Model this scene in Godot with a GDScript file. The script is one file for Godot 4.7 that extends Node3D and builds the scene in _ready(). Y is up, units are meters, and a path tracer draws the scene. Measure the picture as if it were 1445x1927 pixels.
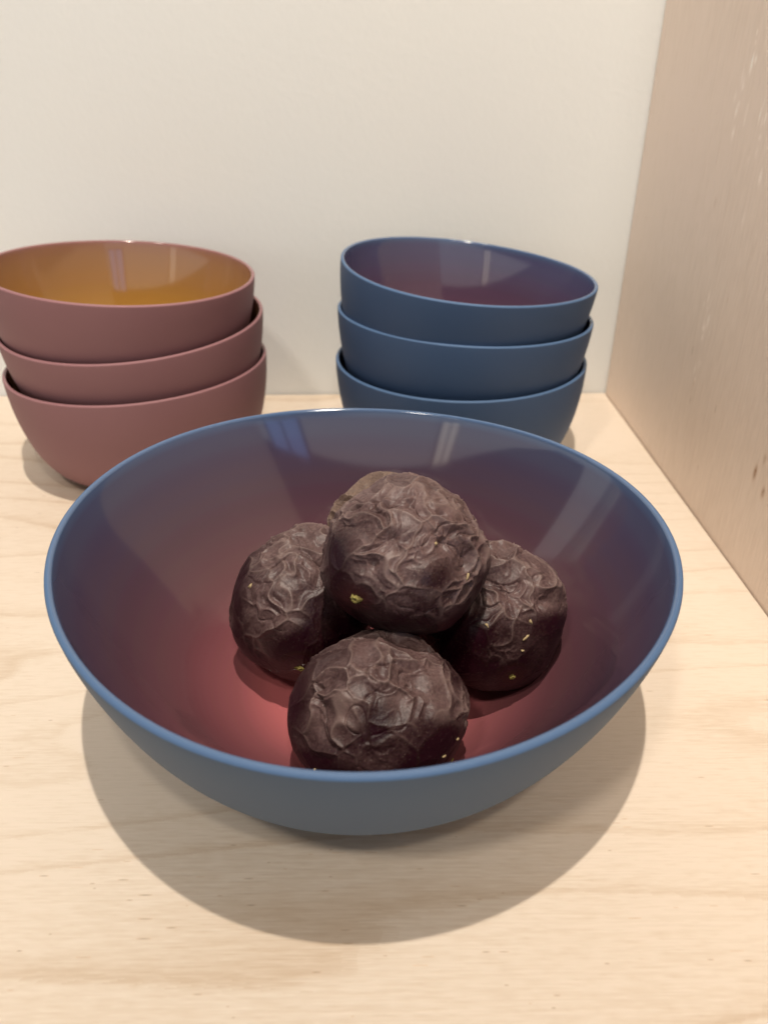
extends Node3D
# A close-up on a birch plywood shelf: a wide blue bowl of shrivelled passion fruit, with two stacks of small bowls behind it.
# Metres; the top of the shelf is y = 0 and the camera stands above z = 0, looking towards -z.

const EYE := Vector3(0, 0.2417, 0)
const WALL_Z := -0.6292
const PANEL_X := 0.2025

func lin(r: float, g: float, b: float) -> Color:
	return Color(r, g, b)

func srgb(r: float, g: float, b: float) -> Color:
	return Color(r, g, b).linear_to_srgb()

func mat(called: String, c: Color, rough: float, spec := 0.5) -> StandardMaterial3D:
	var m := StandardMaterial3D.new()
	m.resource_name = called
	m.albedo_color = c.linear_to_srgb()
	m.roughness = rough
	m.metallic_specular = spec
	return m

func vmat(called: String, rough: float, spec := 0.5) -> StandardMaterial3D:
	var m := mat(called, Color.WHITE, rough, spec)
	m.vertex_color_use_as_albedo = true
	return m

func put(called: String, mesh: Mesh, m: Material, parent: Node) -> MeshInstance3D:
	var o := MeshInstance3D.new()
	o.name = called
	o.mesh = mesh
	o.material_override = m
	parent.add_child(o, true)
	return o

func tag(o: Node, label: String, category := "", group := "", kind := "") -> void:
	o.set_meta("label", label)
	if category: o.set_meta("category", category)
	if group: o.set_meta("group", group)
	if kind: o.set_meta("kind", kind)

func thing(called: String, at: Vector3) -> Node3D:
	var o := Node3D.new()
	o.name = called
	o.position = at
	add_child(o, true)
	return o

# a grid of points as one smooth mesh; wrap joins the last column to the first
func grid_mesh(p: PackedVector3Array, cols: PackedColorArray, nu: int, nv: int, wrap: bool, flip := false, uv := PackedVector2Array()) -> ArrayMesh:
	var idx := PackedInt32Array()
	var nrm := PackedVector3Array()
	nrm.resize(p.size())
	var un := nu if wrap else nu - 1
	for j in nv - 1:
		for i in un:
			var i2 := (i + 1) % nu
			var a := j * nu + i
			var b := j * nu + i2
			var c := (j + 1) * nu + i2
			var d := (j + 1) * nu + i
			if flip:
				var t := b
				b = d
				d = t
			var n := (p[c] - p[a]).cross(p[d] - p[b])   # clockwise fronts
			n = -n if n.length_squared() > 0 else n
			nrm[a] += n; nrm[b] += n; nrm[c] += n; nrm[d] += n
			idx.append_array([a, b, c, a, c, d])
	for k in nrm.size():
		nrm[k] = (-nrm[k]).normalized() if nrm[k].length_squared() > 0 else Vector3.UP
	# fronts run clockwise: a, b, c has its normal on the side of -(b-a)x(c-a)
	for k in nrm.size():
		nrm[k] = -nrm[k]
	var arr := []
	arr.resize(Mesh.ARRAY_MAX)
	arr[Mesh.ARRAY_VERTEX] = p
	arr[Mesh.ARRAY_NORMAL] = nrm
	if cols.size(): arr[Mesh.ARRAY_COLOR] = cols
	if uv.size(): arr[Mesh.ARRAY_TEX_UV] = uv
	arr[Mesh.ARRAY_INDEX] = idx
	var m := ArrayMesh.new()
	m.add_surface_from_arrays(Mesh.PRIMITIVE_TRIANGLES, arr)
	return m

# ---------------------------------------------------------------- bowls
# outer wall of a bowl: radius at height y (0..1), from foot radius to rim radius
func wall_r(y: float, foot: float, rim: float, p: float, q: float) -> float:
	return foot + (rim - foot) * pow(1.0 - pow(1.0 - y, p), q)

# sweeps a profile [(radius, height, colour)] round the axis; oval = cos2, sin2, cos3, sin3 of the rim; lean = rise per metre along x and z at the rim
func turn(profile: Array, high: float, rim: float, oval: Array, lean: Vector2, seg := 160) -> ArrayMesh:
	var p := PackedVector3Array()
	var c := PackedColorArray()
	for s in profile:
		var r: float = s[0]
		var y: float = s[1]
		var k := clampf(y / high, 0.0, 1.0)
		for i in seg:
			var a := TAU * i / seg
			var o: float = 1.0 + k * (oval[0] * cos(2 * a) + oval[1] * sin(2 * a) + oval[2] * cos(3 * a) + oval[3] * sin(3 * a))
			var x := r * o * cos(a)
			var z := r * o * sin(a)
			p.append(Vector3(x, y + (lean.x * x + lean.y * z) * k, z))
			c.append(s[2])
	return grid_mesh(p, c, seg, profile.size(), true)

func ramp(stops: Array, t: float) -> Color:
	for i in range(1, stops.size()):
		if t <= stops[i][0]:
			var k: float = inverse_lerp(stops[i - 1][0], stops[i][0], t)
			return (stops[i - 1][1] as Color).lerp(stops[i][1], clampf(k, 0, 1))
	return stops[-1][1]

func make_bowl(root: Node3D, rim: float, high: float, foot: float, p: float, q: float, thick: float, oval: Array, lean: Vector2, clay: Color, rim_clay: Color, stops: Array, inner: Vector3, body_m: Material, glaze_m: Material) -> void:
	# body: foot ring, outer wall, rounded lip
	var ring := 0.0022
	var prof := []
	prof.append([0.0, ring, clay])
	prof.append([foot - 0.006, ring, clay])
	prof.append([foot - 0.0055, 0.0004, clay])
	prof.append([foot - 0.0045, 0.0, clay])
	prof.append([foot - 0.0012, 0.0, clay])
	prof.append([foot, 0.0006, clay])
	var n := 40
	for i in range(0, n + 1):
		var y := pow(float(i) / n, 1.7)
		var hy := ring * 0.6 + (high - thick * 0.5 - ring * 0.6) * y
		var col := clay
		prof.append([wall_r(y, foot, rim, p, q), hy, col])
	var half := thick * 0.5
	for i in range(1, 5):
		var a := PI * 0.47 * i / 4.0
		prof.append([rim - half + half * cos(a), high - half + half * sin(a), rim_clay])
	var outer := turn(prof, high, rim, oval, lean)
	put("body", outer, body_m, root)
	# glaze: the other half of the lip, then down the inner wall to the middle of the floor
	var inn := []
	for i in range(0, 9):
		var a := PI * 0.47 + PI * 0.53 * i / 8.0
		inn.append([rim - half + half * cos(a), high - half + half * sin(a), 0.0])
	var m := 60
	var floor_y := ring + thick * 1.3
	for i in range(m - 1, -1, -1):
		var y := pow(float(i) / m, 2.4)
		# the inner wall keeps its distance from the outer one and runs into the floor in a wide curve
		var hy := floor_y + (high - half - floor_y) * y
		var rr := wall_r(y, foot * inner.x, rim - thick, inner.y, inner.z)
		inn.append([rr, hy, 0.0])
	inn.append([foot * 0.4, floor_y - 0.0002, 0.0])
	inn.append([foot * 0.2, floor_y - 0.0003, 0.0])
	inn.append([0.0, floor_y - 0.0003, 0.0])
	var total := 0.0
	for i in range(1, inn.size()):
		total += Vector2(inn[i][0] - inn[i - 1][0], inn[i][1] - inn[i - 1][1]).length()
	var run := 0.0
	for i in inn.size():
		if i > 0: run += Vector2(inn[i][0] - inn[i - 1][0], inn[i][1] - inn[i - 1][1]).length()
		inn[i][2] = ramp(stops, run / total)
	put("glaze", turn(inn, high, rim, oval, lean), glaze_m, root)

# ---------------------------------------------------------------- fruit
func noise(kind: int, seed_: int, freq: float, octaves := 1) -> FastNoiseLite:
	var f := FastNoiseLite.new()
	f.noise_type = kind
	f.seed = seed_
	f.frequency = freq
	f.fractal_type = FastNoiseLite.FRACTAL_FBM if octaves > 1 else FastNoiseLite.FRACTAL_NONE
	f.fractal_octaves = octaves
	return f

func make_fruit(root: Node3D, rad: Vector3, seed_: int, dull: Color, deep: Color, skin_m: Material, scar_m: Material, flake_m: Material, scar: Vector3, flakes: Array, scar_big: float, smooth_low := -0.25) -> void:
	var rng := RandomNumberGenerator.new()
	rng.seed = seed_ * 7 + 3
	var cell := noise(FastNoiseLite.TYPE_CELLULAR, seed_, 1.75)
	cell.cellular_return_type = FastNoiseLite.RETURN_DISTANCE2_SUB
	cell.cellular_jitter = 1.0
	var cell2 := noise(FastNoiseLite.TYPE_CELLULAR, seed_ + 5, 3.2)
	cell2.cellular_return_type = FastNoiseLite.RETURN_DISTANCE2_SUB
	var warp := noise(FastNoiseLite.TYPE_SIMPLEX_SMOOTH, seed_ + 11, 1.7)
	var wave := noise(FastNoiseLite.TYPE_SIMPLEX_SMOOTH, seed_ + 17, 3.2)
	var lump := noise(FastNoiseLite.TYPE_SIMPLEX_SMOOTH, seed_ + 23, 0.9)
	var fold := noise(FastNoiseLite.TYPE_SIMPLEX_SMOOTH, seed_ + 31, 1.5)
	var area := noise(FastNoiseLite.TYPE_SIMPLEX_SMOOTH, seed_ + 47, 0.9)
	var fine := noise(FastNoiseLite.TYPE_SIMPLEX_SMOOTH, seed_ + 59, 14.0, 3)
	var nu := 560
	var nv := 290
	var p := PackedVector3Array()
	var c := PackedColorArray()
	var rmean := (rad.x + rad.y + rad.z) / 3.0
	for j in nv:
		var th := PI * j / (nv - 1)
		for i in nu:
			var ph := TAU * i / nu
			var d := Vector3(sin(th) * cos(ph), cos(th), sin(th) * sin(ph))
			var w := Vector3(warp.get_noise_3d(d.x, d.y, d.z), warp.get_noise_3d(d.x + 9, d.y, d.z), warp.get_noise_3d(d.x, d.y + 9, d.z))
			var u := Vector3(wave.get_noise_3dv(d), wave.get_noise_3d(d.x + 7, d.y, d.z), wave.get_noise_3d(d.x, d.y, d.z + 7))
			var e := d + w * 0.16 + u * 0.065
			# where the skin has shrunk into folds; lower down it stays taut and smooth
			var m := smoothstep(smooth_low - 0.3, smooth_low + 0.35, d.y + 0.6 * area.get_noise_3dv(d))
			var patch := smoothstep(-0.45, 0.25, lump.get_noise_3d(d.x * 1.4 - 7, d.y * 1.4, d.z * 1.4))
			var m2 := 0.14 + 0.86 * m * (0.5 + 0.5 * patch)
			var f1 := cell.get_noise_3dv(e) + 1.0        # 0 at a crease, grows to the middle of a facet
			var f2 := cell2.get_noise_3dv(e + u * 0.03) + 1.0
			var local := smoothstep(-0.1, 0.4, lump.get_noise_3d(d.x * 2 + 5, d.y * 2, d.z * 2))
			var dent := pow(smoothstep(-0.02, 0.8, f1), 0.62)
			var lip := exp(-pow(f1 / 0.05, 2.0))
			var dent2 := pow(smoothstep(-0.02, 0.7, f2), 0.7)
			var lip2 := exp(-pow(f2 / 0.09, 2.0))
			var g := fold.get_noise_3dv(d + w * 0.3 + u * 0.1)
			var ridge := pow(1.0 - clampf(absf(g) * 4.0, 0, 1), 2.0)
			var gc := fold.get_noise_3d(d.x + w.x * 0.4 + 21, d.y * 1.3 + u.y * 0.12, d.z + w.z * 0.4)
			var crease := pow(1.0 - clampf(absf(gc) * 7.0, 0, 1), 2.0) * smoothstep(-0.2, 0.3, lump.get_noise_3d(d.x * 1.7, d.y * 1.7 + 13, d.z * 1.7))
			var mm := 0.075 * lump.get_noise_3dv(d)
			mm += m2 * (-0.115 * dent + 0.016 * lip + 0.014 * ridge - 0.040 * crease)
			mm += m * local * (-0.040 * dent2 + 0.010 * lip2)
			mm += 0.0012 * fine.get_noise_3dv(d)
			var v := d * rad * (1.008 + mm)
			p.append(v)
			var bloom := clampf(-0.08 + 0.88 * m + 0.45 * lip * m + 0.3 * lip2 * m * local + (0.15 + 0.35 * m) * fine.get_noise_3d(d.x * 1.6, d.y * 1.6, d.z * 1.6) + 0.22 * area.get_noise_3d(d.z * 2, d.x * 2, d.y * 2), 0.0, 1.15)
			var col := deep.lerp(dull, bloom)
			col = col.lerp(Color(0.25, 0.20, 0.17), 0.22 * lip * m + (0.5 if rng.randf() > 0.985 else 0.0) * (0.3 + 0.7 * m))
			var near := d.distance_to(scar)
			if near < 0.28:
				col = col.lerp(Color(0.075, 0.02, 0.02), 0.6 * (1.0 - near / 0.28))
			c.append(col)
	var skin := grid_mesh(p, c, nu, nv, true, true)
	put("skin", skin, skin_m, root)
	# the scar where the stem was: a small rough yellow-green button
	put("stem_scar", scar_mesh(scar, p[near_index(scar, nu, nv)], rng, scar_big), scar_m, root)
	for f in flakes:
		var d: Vector3 = f
		var at := p[near_index(d, nu, nv)]
		put("skin_flake", flake_mesh(at, d, rng), flake_m, root)

# a direction from a fruit's middle, from how far it lies right of and below the middle for someone looking down into the bowl
func facing(right: float, down: float) -> Vector3:
	var out := sqrt(maxf(0.02, 1.0 - right * right - down * down))
	return (Vector3(1, 0, 0) * right + Vector3(0, 0.865, -0.5) * -down + Vector3(0, 0.5, 0.865) * out).normalized()

func near_index(d: Vector3, nu: int, nv: int) -> int:
	var j := int(round(acos(clampf(d.y, -1, 1)) / PI * (nv - 1)))
	var i := int(round(fposmod(atan2(d.z, d.x), TAU) / TAU * nu)) % nu
	return j * nu + i

func scar_mesh(d: Vector3, at: Vector3, rng: RandomNumberGenerator, r: float) -> ArrayMesh:
	var up := d.normalized()
	var sx := up.cross(Vector3.UP).normalized()
	var sy := sx.cross(up)
	var p := PackedVector3Array()
	var c := PackedColorArray()
	var n := 18
	var rings := [[1.5, -0.35], [1.0, 0.05], [0.8, 0.32], [0.5, 0.36], [0.3, 0.1], [0.0, 0.06]]
	for k in rings.size():
		for i in n:
			var a := TAU * i / n
			var wob := rng.randf_range(0.72, 1.25)
			var rr: float = r * rings[k][0] * wob
			p.append(at + sx * rr * cos(a) + sy * rr * sin(a) * 0.8 + up * r * (rings[k][1] * 1.2 * rng.randf_range(0.6, 1.3)))
			c.append(Color(0.10, 0.075, 0.02).lerp(Color(0.42, 0.36, 0.12), clampf(rings[k][1] * 2.2 + rng.randf_range(-0.2, 0.3), 0, 1)))
	return grid_mesh(p, c, n, rings.size(), true)

func flake_mesh(at: Vector3, d: Vector3, rng: RandomNumberGenerator) -> ArrayMesh:
	var up := d.normalized()
	var sx := up.cross(Vector3(rng.randf_range(-1, 1), rng.randf_range(-1, 1), rng.randf_range(-1, 1))).normalized()
	var sy := sx.cross(up)
	var p := PackedVector3Array()
	var n := 9
	var size := rng.randf_range(0.0004, 0.0008)
	var long := rng.randf_range(1.0, 2.6)
	for k in 3:
		var rk: float = [1.0, 0.8, 0.0][k]
		for i in n:
			var a := TAU * i / n
			var wob := rng.randf_range(0.5, 1.3)
			p.append(at + sx * size * long * rk * wob * cos(a) + sy * size * rk * wob * sin(a) + up * (([-0.0003, 0.00025, 0.0003][k]) as float + 0.0002))
	return grid_mesh(p, PackedColorArray(), n, 3, true)

# ---------------------------------------------------------------- wood
# birch veneer: soft growth lines, long fibres and short dark pores, grain along u
func veneer(w: int, h: int, seed_: int, light: Color, dark: Color, rings: float, line_strength: float, pores: int, relief: bool, fibre := 0.75, marks := []) -> Array:
	var base := noise(FastNoiseLite.TYPE_SIMPLEX_SMOOTH, seed_, 0.012, 3)
	var field := base.get_image(72, 256, false, false, false)
	field.convert(Image.FORMAT_L8)
	field.resize(w, h, Image.INTERPOLATE_CUBIC)
	var fn := noise(FastNoiseLite.TYPE_SIMPLEX, seed_ + 1, 0.33, 2)
	var fib := fn.get_image(w / 24, h, false, false, false)
	fib.convert(Image.FORMAT_L8)
	fib.resize(w, h, Image.INTERPOLATE_CUBIC)
	var gn := noise(FastNoiseLite.TYPE_VALUE, seed_ + 2, 0.5, 2)
	var gr := gn.get_image(w / 5, h, false, false, false)
	gr.convert(Image.FORMAT_L8)
	gr.resize(w, h, Image.INTERPOLATE_BILINEAR)
	var bn := noise(FastNoiseLite.TYPE_SIMPLEX_SMOOTH, seed_ + 3, 0.02, 2)
	var blot := bn.get_image(128, 128, false, false, false)
	blot.convert(Image.FORMAT_L8)
	blot.resize(w, h, Image.INTERPOLATE_CUBIC)
	var F := field.get_data()
	var A := fib.get_data()
	var G := gr.get_data()
	var B := blot.get_data()
	var lut := PackedFloat32Array()
	lut.resize(4096)
	for i in 4096:
		var t := fposmod(i / 4096.0, 1.0)
		# a growth line: builds up slowly, ends sharply
		lut[i] = pow(t, 8.0) * smoothstep(1.0, 0.93, t)
	var out := PackedByteArray()
	out.resize(w * h * 3)
	var rough := PackedByteArray()
	if relief: rough.resize(w * h)
	var ls := light.linear_to_srgb()
	var ds := dark.linear_to_srgb()
	var k := 0
	for y in h:
		var v := float(y) / h
		for x in w:
			var fx: float = F[k] / 255.0 + (A[k] - 128) * 0.00003
			var ph := fposmod((v + 0.30 * fx + 0.06 * float(x) / w) * rings, 1.0)
			var t: float = lut[int(ph * 4095.0)] * line_strength * (0.35 + B[k] / 200.0)
			t += (A[k] - 128) * 0.0022 * fibre + (G[k] - 128) * 0.0017 + (B[k] - 128) * 0.0020 + 0.12
			t = clampf(t, 0.0, 1.0)
			out[k * 3] = int(255.0 * (ls.r + (ds.r - ls.r) * t))
			out[k * 3 + 1] = int(255.0 * (ls.g + (ds.g - ls.g) * t))
			out[k * 3 + 2] = int(255.0 * (ls.b + (ds.b - ls.b) * t))
			if relief: rough[k] = clampi(128 + (A[k] - 128) / 2 + (G[k] - 128) / 3, 0, 255)
			k += 1
	var rng := RandomNumberGenerator.new()
	rng.seed = seed_
	for n in pores:
		var px := rng.randi_range(2, w - 60)
		var py := rng.randi_range(2, h - 3)
		# pores gather in bands
		if B[py * w + px] < 118 and rng.randf() < 0.75: continue
		var long := rng.randi_range(2, 11)
		var s := rng.randf_range(0.83, 0.985)
		var fall := rng.randf_range(-0.08, 0.08)
		for i in long:
			var q := ((py + int(fall * i)) * w + px + i) * 3
			if q < 0 or q + 2 >= out.size(): continue
			var e := 1.0 - (1.0 - s) * sin(PI * (i + 0.5) / long)
			out[q] = int(out[q] * e)
			out[q + 1] = int(out[q + 1] * e * 0.97)
			out[q + 2] = int(out[q + 2] * e * 0.94)
	# small brown knots and pale scraped flecks: [u, v, half length, half width, strength (below 0 pale)]
	for mk in marks:
		var cx := int(mk[0] * w)
		var cy := int(mk[1] * h)
		var la: int = mk[2]
		var lb: int = mk[3]
		for dy in range(-2 * lb, 2 * lb + 1):
			for dx in range(-2 * la, 2 * la + 1):
				var dd := pow(float(dx) / la, 2) + pow(float(dy) / lb, 2)
				var amount: float = mk[4] * exp(-dd * 1.2) * (0.7 + 0.6 * rng.randf())
				var q := ((cy + dy) * w + cx + dx) * 3
				if q < 0 or q + 2 >= out.size(): continue
				for ch in 3:
					var full: float = [0.32, 0.45, 0.55][ch] if amount > 0 else [-0.16, -0.2, -0.24][ch]
					out[q + ch] = clampi(int(out[q + ch] * (1.0 - full * absf(amount) * 1.6)), 0, 255)
	var tex := ImageTexture.create_from_image(Image.create_from_data(w, h, false, Image.FORMAT_RGB8, out))
	var ret := [tex]
	if relief:
		ret.append(ImageTexture.create_from_image(Image.create_from_data(w, h, false, Image.FORMAT_L8, rough)))
	return ret

# a board with slightly eased edges; uv on every face from the two axes of that face, grain along `along`
func board(size: Vector3, along: int, span: Vector2) -> ArrayMesh:
	var st := SurfaceTool.new()
	st.begin(Mesh.PRIMITIVE_TRIANGLES)
	var e := 0.0006
	var hs := size / 2
	for ax in 3:
		for s in [-1.0, 1.0]:
			var n := Vector3.ZERO
			n[ax] = s
			var u := (ax + 1) % 3
			var w := (ax + 2) % 3
			var quad := []
			for k in [[-1, -1], [1, -1], [1, 1], [-1, 1]]:
				var v := Vector3.ZERO
				v[ax] = s * hs[ax]
				v[u] = k[0] * (hs[u] - e)
				v[w] = k[1] * (hs[w] - e)
				quad.append(v)
			face(st, quad, n, along, span, hs)
	# chamfers along the twelve edges
	for ax in 3:
		var u := (ax + 1) % 3
		var w := (ax + 2) % 3
		for su in [-1.0, 1.0]:
			for sw in [-1.0, 1.0]:
				var quad := []
				for k in [[-1, 0], [1, 0], [1, 1], [-1, 1]]:
					var v := Vector3.ZERO
					v[ax] = k[0] * (hs[ax] - e)
					v[u] = su * (hs[u] - (e if k[1] == 1 else 0.0))
					v[w] = sw * (hs[w] - (0.0 if k[1] == 1 else e))
					quad.append(v)
				var n := Vector3.ZERO
				n[u] = su
				n[w] = sw
				face(st, quad, n.normalized(), along, span, hs)
	st.index()
	return st.commit()

func face(st: SurfaceTool, q: Array, n: Vector3, along: int, span: Vector2, hs: Vector3) -> void:
	var order := [0, 1, 2, 0, 2, 3]
	if (q[1] - q[0]).cross(q[2] - q[0]).dot(n) > 0: order = [0, 2, 1, 0, 3, 2]
	var big := 0
	for ax in 3:
		if absf(n[ax]) > absf(n[big]): big = ax
	var across := 3 - along - big if big != along else (along + 1) % 3
	for i in order:
		var v: Vector3 = q[i] + hs
		st.set_normal(n)
		st.set_uv(Vector2(v[along] / span.x, v[across] / span.y))
		st.add_vertex(q[i])

# ---------------------------------------------------------------- lamps
func ceiling_lamp(at: Vector3, aim: Vector3, energy: float, tint: Color, radius: float, cone: float, label: String, soft: float) -> void:
	var o := thing("ceiling_spotlight", at)
	o.look_at_from_position(at, aim, Vector3.RIGHT)
	tag(o, label, "spotlight", "spotlights on the ceiling above the shelf")
	var metal := mat("lamp_metal", lin(0.75, 0.73, 0.7), 0.4)
	var prof := PackedVector3Array()
	var n := 32
	var rr := [[0.0, 0.11], [radius * 1.25, 0.11], [radius * 1.4, 0.10], [radius * 1.4, -0.012], [radius * 1.25, -0.012], [radius * 1.08, 0.004], [radius * 1.05, 0.01]]
	for s in rr:
		for i in n:
			var a := TAU * i / n
			prof.append(Vector3(s[0] * cos(a), s[0] * sin(a), s[1]))
	put("housing", grid_mesh(prof, PackedColorArray(), n, rr.size(), true), metal, o)
	var glow := mat("lamp_glow", lin(0.9, 0.9, 0.9), 0.4)
	glow.emission_enabled = true
	glow.emission = tint
	glow.emission_energy_multiplier = 14.0
	var disc := CylinderMesh.new()
	disc.top_radius = radius
	disc.bottom_radius = radius
	disc.height = 0.006
	var lens := put("glowing_lens", disc, glow, o)
	lens.rotation.x = PI / 2
	lens.position.z = 0.004
	var l := SpotLight3D.new()
	l.name = "lamp_light"
	l.position.z = -0.02
	l.light_energy = energy
	l.light_color = tint
	l.light_size = radius
	l.spot_angle = cone
	l.spot_angle_attenuation = soft
	l.spot_range = 6.0
	l.spot_attenuation = 2.0
	l.shadow_enabled = true
	o.add_child(l, true)

# a glowing window or panel on the far side of the room: frame, bars and panes, with the light it gives
func glow_panel(called: String, at: Vector3, size: Vector2, panes: int, tint: Color, glow: float, energy: float, label: String) -> void:
	var o := thing(called, at)
	tag(o, label, "window" if called == "shop_window" else "light panel")
	var wood := mat("frame_paint", lin(0.08, 0.07, 0.06), 0.5)
	var m := mat("lit_pane", lin(0.1, 0.1, 0.1), 0.3)
	m.emission_enabled = true
	m.emission = tint
	m.emission_energy_multiplier = glow
	var w := size.x / panes
	for k in panes:
		var pane := put("pane", board(Vector3(w - 0.08, size.y - 0.08, 0.01), 0, Vector2.ONE), m, o)
		pane.position = Vector3((k + 0.5) * w - size.x / 2, 0, 0.01)
	for k in panes + 1:
		var bar := put("frame_bar", board(Vector3(0.08, size.y - 0.08, 0.05), 0, Vector2.ONE), wood, o)
		bar.position = Vector3(k * w - size.x / 2, 0, 0)
	for k in [-1, 1]:
		var rail := put("frame_rail", board(Vector3(size.x + 0.08, 0.08, 0.05), 0, Vector2.ONE), wood, o)
		rail.position = Vector3(0, k * size.y / 2, 0)
	var l := AreaLight3D.new()
	l.name = "pane_light"
	l.area_size = size
	l.light_energy = energy
	l.light_color = tint
	l.position.z = -0.04
	l.area_range = 8.0
	l.shadow_enabled = true
	o.add_child(l, true)

func _ready() -> void:
	# ------------------------------------------------ camera
	var cam := Camera3D.new()
	cam.name = "camera"
	cam.transform = Transform3D(Basis(Vector3(0.99996, -0.00262, 0.00811), Vector3(0.00634, 0.86517, -0.50143), Vector3(-0.0057, 0.50146, 0.86516)).orthonormalized(), EYE)
	cam.near = 0.02
	cam.far = 30.0
	var lens := CameraAttributesPhysical.new()
	lens.frustum_focal_length = 17.4047
	lens.frustum_focus_distance = 0.30
	lens.exposure_aperture = 7.0
	cam.attributes = lens
	add_child(cam)
	cam.fov = 69.17
	cam.current = true
	# ------------------------------------------------ air, lamps, exposure
	var we := WorldEnvironment.new()
	we.name = "world_environment"
	var env := Environment.new()
	env.background_mode = Environment.BG_COLOR
	env.background_energy_multiplier = 0.85
	env.background_color = srgb(1.0, 0.98, 0.95)   # the lit room round the shelf
	env.tonemap_mode = Environment.TONE_MAPPER_LINEAR
	env.tonemap_exposure = 0.92
	env.sdfgi_enabled = true
	env.ssao_enabled = true
	env.ssil_enabled = true
	we.environment = env
	add_child(we)
	var warm := Color(1.0, 0.955, 0.895)
	ceiling_lamp(Vector3(0.03, 1.92, -0.03), Vector3(0.0, 0, -0.62), 3.2, warm, 0.016, 26.5, "spotlight on the ceiling straight above the front of the shelf", 1.0)
	ceiling_lamp(Vector3(0.22, 2.05, 0.95), Vector3(0.05, 0, -0.4), 0.85, warm, 0.06, 30.0, "spotlight on the ceiling behind and right of the camera", 0.8)
	ceiling_lamp(Vector3(-0.62, 2.05, 0.85), Vector3(0.0, 0, -0.4), 1.08, warm, 0.10, 30.0, "spotlight on the ceiling behind and left of the camera", 0.8)
	glow_panel("shop_window", Vector3(1.5, 1.05, 3.0), Vector2(0.95, 1.4), 2, Color(0.55, 0.72, 1.0), 1.3, 0.22, "bluish lit window across the room, mirrored in the bowls")
	glow_panel("light_panel", Vector3(-2.1, 1.0, 3.0), Vector2(0.5, 1.3), 2, Color(1.0, 0.95, 0.88), 1.8, 0.2, "tall pale light panel across the room, mirrored in the bowls")
	var plaster := mat("ceiling_paint", lin(0.14, 0.135, 0.13), 0.9, 0.2)
	var roof := put("ceiling", board(Vector3(40.0, 0.05, 5.2), 0, Vector2(1, 1)), plaster, self)
	roof.position = Vector3(0.3, 2.28, 1.8)
	var boards := put("floor", board(Vector3(12.0, 0.05, 9.0), 0, Vector2(1, 1)), mat("floor_wood", lin(0.12, 0.09, 0.065), 0.6, 0.4), self)
	boards.position = Vector3(0.3, -0.98, 3.7)
	tag(boards, "dark floor of the room below the shelf", "floor", "", "structure")
	tag(roof, "dark ceiling over the shelf that carries the spotlights", "ceiling", "", "structure")
	# ------------------------------------------------ the bay: shelf, back wall, side panel
	var tw := veneer(2048, 1536, 71, lin(0.77, 0.665, 0.55), lin(0.60, 0.465, 0.34), 24.0, 0.85, 2600, true, 0.5)
	var wood := mat("birch_shelf", Color.WHITE, 0.5, 0.4)
	wood.albedo_texture = tw[0]
	wood.heightmap_enabled = true
	wood.heightmap_texture = tw[1]
	wood.heightmap_scale = 0.012
	var shelf_size := Vector3(0.9, 0.018, 0.68)
	var shelf := put("shelf", board(shelf_size, 0, Vector2(0.9, 0.68)), wood, self)
	shelf.position = Vector3(PANEL_X - 0.0006 - 0.45, -0.009, WALL_Z + 0.34 + 0.0016)
	tag(shelf, "pale birch plywood shelf board under the bowls", "shelf", "", "structure")
	var marks := [[0.098, 0.3405, 5, 2, 0.6], [0.091, 0.356, 4, 2, 0.45], [0.112, 0.347, 4, 2, 0.2]]
	var mr := RandomNumberGenerator.new()
	mr.seed = 4
	for spot in [[0.155, 0.215], [0.30, 0.24], [0.26, 0.30], [0.20, 0.33], [0.33, 0.2]]:
		for n in 16:
			marks.append([spot[0] + mr.randfn(0, 0.022), spot[1] + mr.randfn(0, 0.009), mr.randi_range(2, 5), mr.randi_range(1, 2), -mr.randf_range(0.1, 0.45)])
	var pw := veneer(1024, 1024, 19, lin(0.86, 0.715, 0.605), lin(0.68, 0.54, 0.44), 5.0, 0.10, 260, true, 0.45, marks)
	var ply := mat("birch_panel", Color.WHITE, 0.42, 0.5)
	ply.albedo_texture = pw[0]
	ply.heightmap_enabled = true
	ply.heightmap_texture = pw[1]
	ply.heightmap_scale = 0.05
	var panel := put("side_panel", board(Vector3(0.018, 0.78, 0.66), 1, Vector2(0.8, 0.8)), ply, self)
	panel.position = Vector3(PANEL_X + 0.009, 0.37, WALL_Z + 0.33 + 0.001)
	tag(panel, "upright birch plywood panel closing the shelf on the right", "panel", "", "structure")
	var paint := mat("wall_paint", lin(0.79, 0.81, 0.80), 0.75, 0.4)
	var bump := NoiseTexture2D.new()
	bump.width = 512
	bump.height = 512
	bump.seamless = true
	bump.noise = noise(FastNoiseLite.TYPE_SIMPLEX_SMOOTH, 5, 0.02, 4)
	paint.heightmap_enabled = true
	paint.heightmap_texture = bump
	paint.heightmap_scale = 0.010
	paint.uv1_triplanar = true
	paint.uv1_scale = Vector3(13, 13, 13)
	var wall := put("back_wall", board(Vector3(1.3, 0.9, 0.05), 0, Vector2(1, 1)), paint, self)
	wall.position = Vector3(-0.35, 0.4, WALL_Z - 0.025)
	tag(wall, "off-white painted wall behind the shelf", "wall", "", "structure")
	# ------------------------------------------------ bowls
	var matte := vmat("bisque_matte", 0.62, 0.45)
	var gloss := vmat("glaze_gloss", 0.09, 0.62)
	var blue := lin(0.072, 0.112, 0.168)
	var blue_rim := lin(0.08, 0.15, 0.285)
	var big := thing("serving_bowl", Vector3(-0.0070, 0, -0.2533))
	tag(big, "wide blue bowl with red inside holding shrivelled dark fruit", "bowl")
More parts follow.
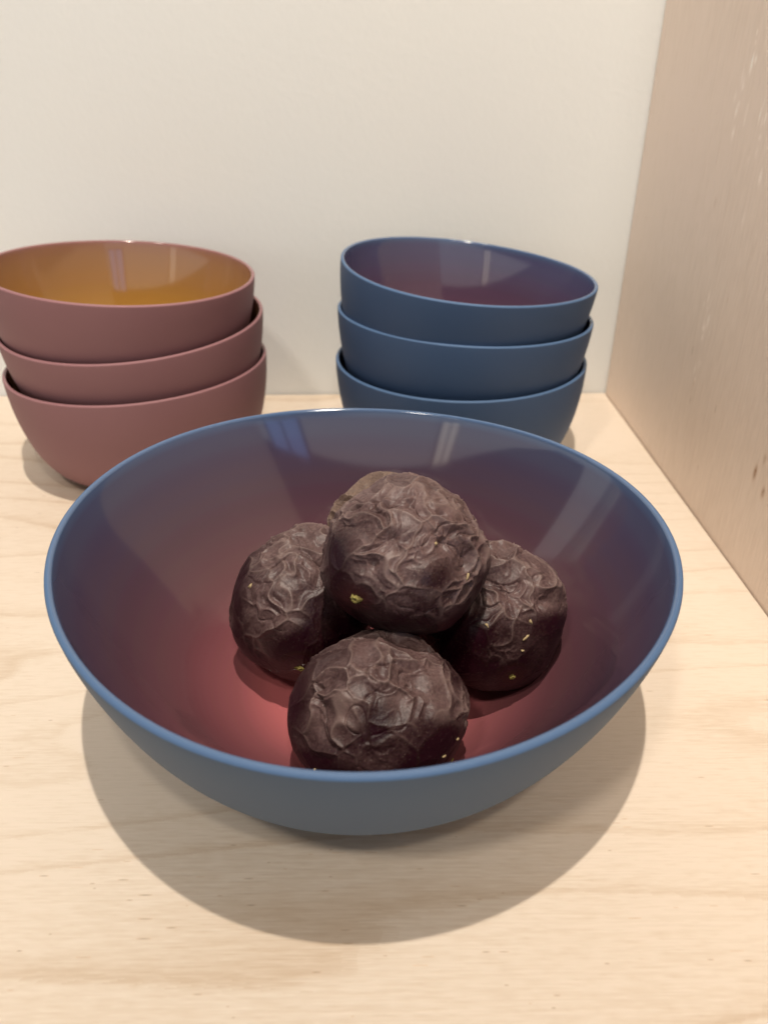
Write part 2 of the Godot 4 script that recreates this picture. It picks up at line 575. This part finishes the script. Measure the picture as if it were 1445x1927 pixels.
	var stops := [[0.0, blue_rim], [0.03, lin(0.066, 0.070, 0.13)], [0.12, lin(0.066, 0.050, 0.088)], [0.28, lin(0.088, 0.046, 0.064)], [0.46, lin(0.135, 0.054, 0.066)], [0.64, lin(0.26, 0.085, 0.094)], [0.80, lin(0.54, 0.15, 0.155)], [1.0, lin(0.64, 0.175, 0.18)]]
	make_bowl(big, 0.12, 0.088, 0.045, 1.2, 0.4, 0.0031, [0.0199, 0.014, 0.0066, -0.0192], Vector2(-0.0086, -0.037), blue, blue_rim, stops, Vector3(0.93, 1.15, 0.55), matte, gloss)
	var plum := lin(0.245, 0.118, 0.128)
	var plum_rim := lin(0.31, 0.155, 0.165)
	var amber := [[0.0, plum_rim], [0.04, lin(0.30, 0.16, 0.09)], [0.25, lin(0.32, 0.165, 0.045)], [0.6, lin(0.43, 0.23, 0.03)], [1.0, lin(0.48, 0.26, 0.03)]]
	var wine := [[0.0, blue_rim], [0.04, lin(0.08, 0.08, 0.16)], [0.25, lin(0.085, 0.05, 0.09)], [0.55, lin(0.11, 0.04, 0.06)], [1.0, lin(0.2, 0.05, 0.06)]]
	var left := [[-0.1676, 0.0750, -0.5043, 0.0008, -0.0049, 0.0027, -0.0205, -0.0013, -0.0188], [-0.1668, 0.1049, -0.5050, 0.0025, -0.0609, 0.0028, -0.0044, 0.0046, -0.0188], [-0.1676, 0.1360, -0.5054, -0.0861, -0.0078, -0.0164, 0.0096, -0.0123, -0.0041]]
	var right := [[0.0572, 0.0750, -0.5082, 0.0014, -0.0051, -0.0011, -0.0094, 0.0013, -0.0111], [0.0585, 0.1064, -0.5091, -0.0420, 0.0180, -0.0060, 0.0107, 0.0034, -0.0062], [0.0586, 0.1348, -0.5093, -0.0931, -0.0251, -0.0225, 0.0059, 0.0245, -0.0076]]
	var where := ["at the bottom of", "in the middle of", "on top of"]
	for s in 2:
		var rows: Array = [left, right][s]
		for k in 3:
			var a: Array = rows[k]
			var loose := 0.9 if k == 2 else 0.5
			var o := thing("small_bowl", Vector3.ZERO)
			var up := Vector3(-a[3], 1, -a[4]).normalized()
			var x := Vector3.RIGHT - up * up.x
			x = x.normalized()
			var b := Basis(x, up, x.cross(up))
			o.transform = Transform3D(b, Vector3(a[0], a[1], a[2]) - b.y * 0.075)
			tag(o, ("dusty pink bowl with amber inside, %s the left stack" if s == 0 else "blue bowl with wine-red inside, %s the right stack") % where[k], "bowl", "pink bowls stacked on the left" if s == 0 else "blue bowls stacked on the right")
			make_bowl(o, [0.0875, 0.0868, 0.0872][k], 0.075, 0.05, 1.85 if k == 0 else 1.5, 0.37 if k == 0 else 0.38, 0.0025, [a[5] * loose, a[6] * loose, a[7] * loose, a[8] * loose], Vector2.ZERO, plum if s == 0 else lin(0.040, 0.080, 0.168), plum_rim if s == 0 else blue_rim, amber if s == 0 else wine, [Vector3(0.9, 2.0, 0.36), Vector3(0.9, 1.65, 0.37), Vector3(0.95, 1.3, 0.47)][k], matte, gloss)
	# ------------------------------------------------ fruit
	var skin := vmat("fruit_skin", 0.43, 0.42)
	var grain := NoiseTexture2D.new()
	grain.width = 256
	grain.height = 256
	grain.seamless = true
	grain.noise = noise(FastNoiseLite.TYPE_SIMPLEX, 8, 0.09, 3)
	skin.heightmap_enabled = true
	skin.heightmap_texture = grain
	skin.heightmap_scale = 0.008
	skin.uv1_triplanar = true
	skin.uv1_scale = Vector3(40, 40, 40)
	var scar_m := vmat("stem_scar", 0.7, 0.3)
	var flake_m := mat("skin_flake", lin(0.44, 0.34, 0.19), 0.7, 0.3)
	var dull := lin(0.128, 0.078, 0.075)
	var deep := lin(0.018, 0.0034, 0.0055)
	var fruit := [
		["wrinkled dark passion fruit at the front, nearest the bowl's rim", Vector3(-0.0008, 0.0365, -0.2055), Vector3(0.0328, 0.0305, 0.0318), 3, facing(0.80, 0.53), [facing(-0.66, 0.49), facing(-0.14, 0.69), facing(0.67, 0.34), facing(0.83, 0.2), facing(-0.05, 0.66)], 0.0012, 0.42],
		["wrinkled passion fruit on the left, standing taller than wide", Vector3(-0.0338, 0.0405, -0.2655), Vector3(0.0318, 0.0345, 0.0325), 14, facing(0.035, 0.66), [facing(-0.6, -0.3)], 0.0016, 0.32],
		["wrinkled passion fruit resting on top with a yellow stem scar", Vector3(0.0090, 0.0840, -0.2380), Vector3(0.0312, 0.0300, 0.0305), 27, facing(-0.56, 0.44), [facing(0.36, -0.22), facing(0.72, 0.2)], 0.0021, 0.16],
		["wrinkled passion fruit on the right, partly behind the top one", Vector3(0.0482, 0.0415, -0.2560), Vector3(0.0318, 0.0325, 0.0318), 38, facing(0.17, 0.73), [facing(0.30, 0.18), facing(0.37, -0.02), facing(0.27, 0.36), facing(-0.2, 0.0)], 0.0014, 0.36],
		["lighter brown passion fruit mostly hidden behind the top one", Vector3(0.0040, 0.0470, -0.3140), Vector3(0.0290, 0.0300, 0.0285), 52, Vector3(-0.8, 0.45, 0.4), [], 0.0010, -0.4],
	]
	for k in fruit.size():
		var a: Array = fruit[k]
		var o := thing("passion_fruit", a[1])
		tag(o, a[0], "fruit", "shrivelled passion fruit in the big bowl")
		var tone: Color = lin(0.165, 0.11, 0.085) if k == 4 else dull
		make_fruit(o, a[2], a[3], tone, deep, skin, scar_m, flake_m, (a[4] as Vector3).normalized(), a[5], a[6], a[7])
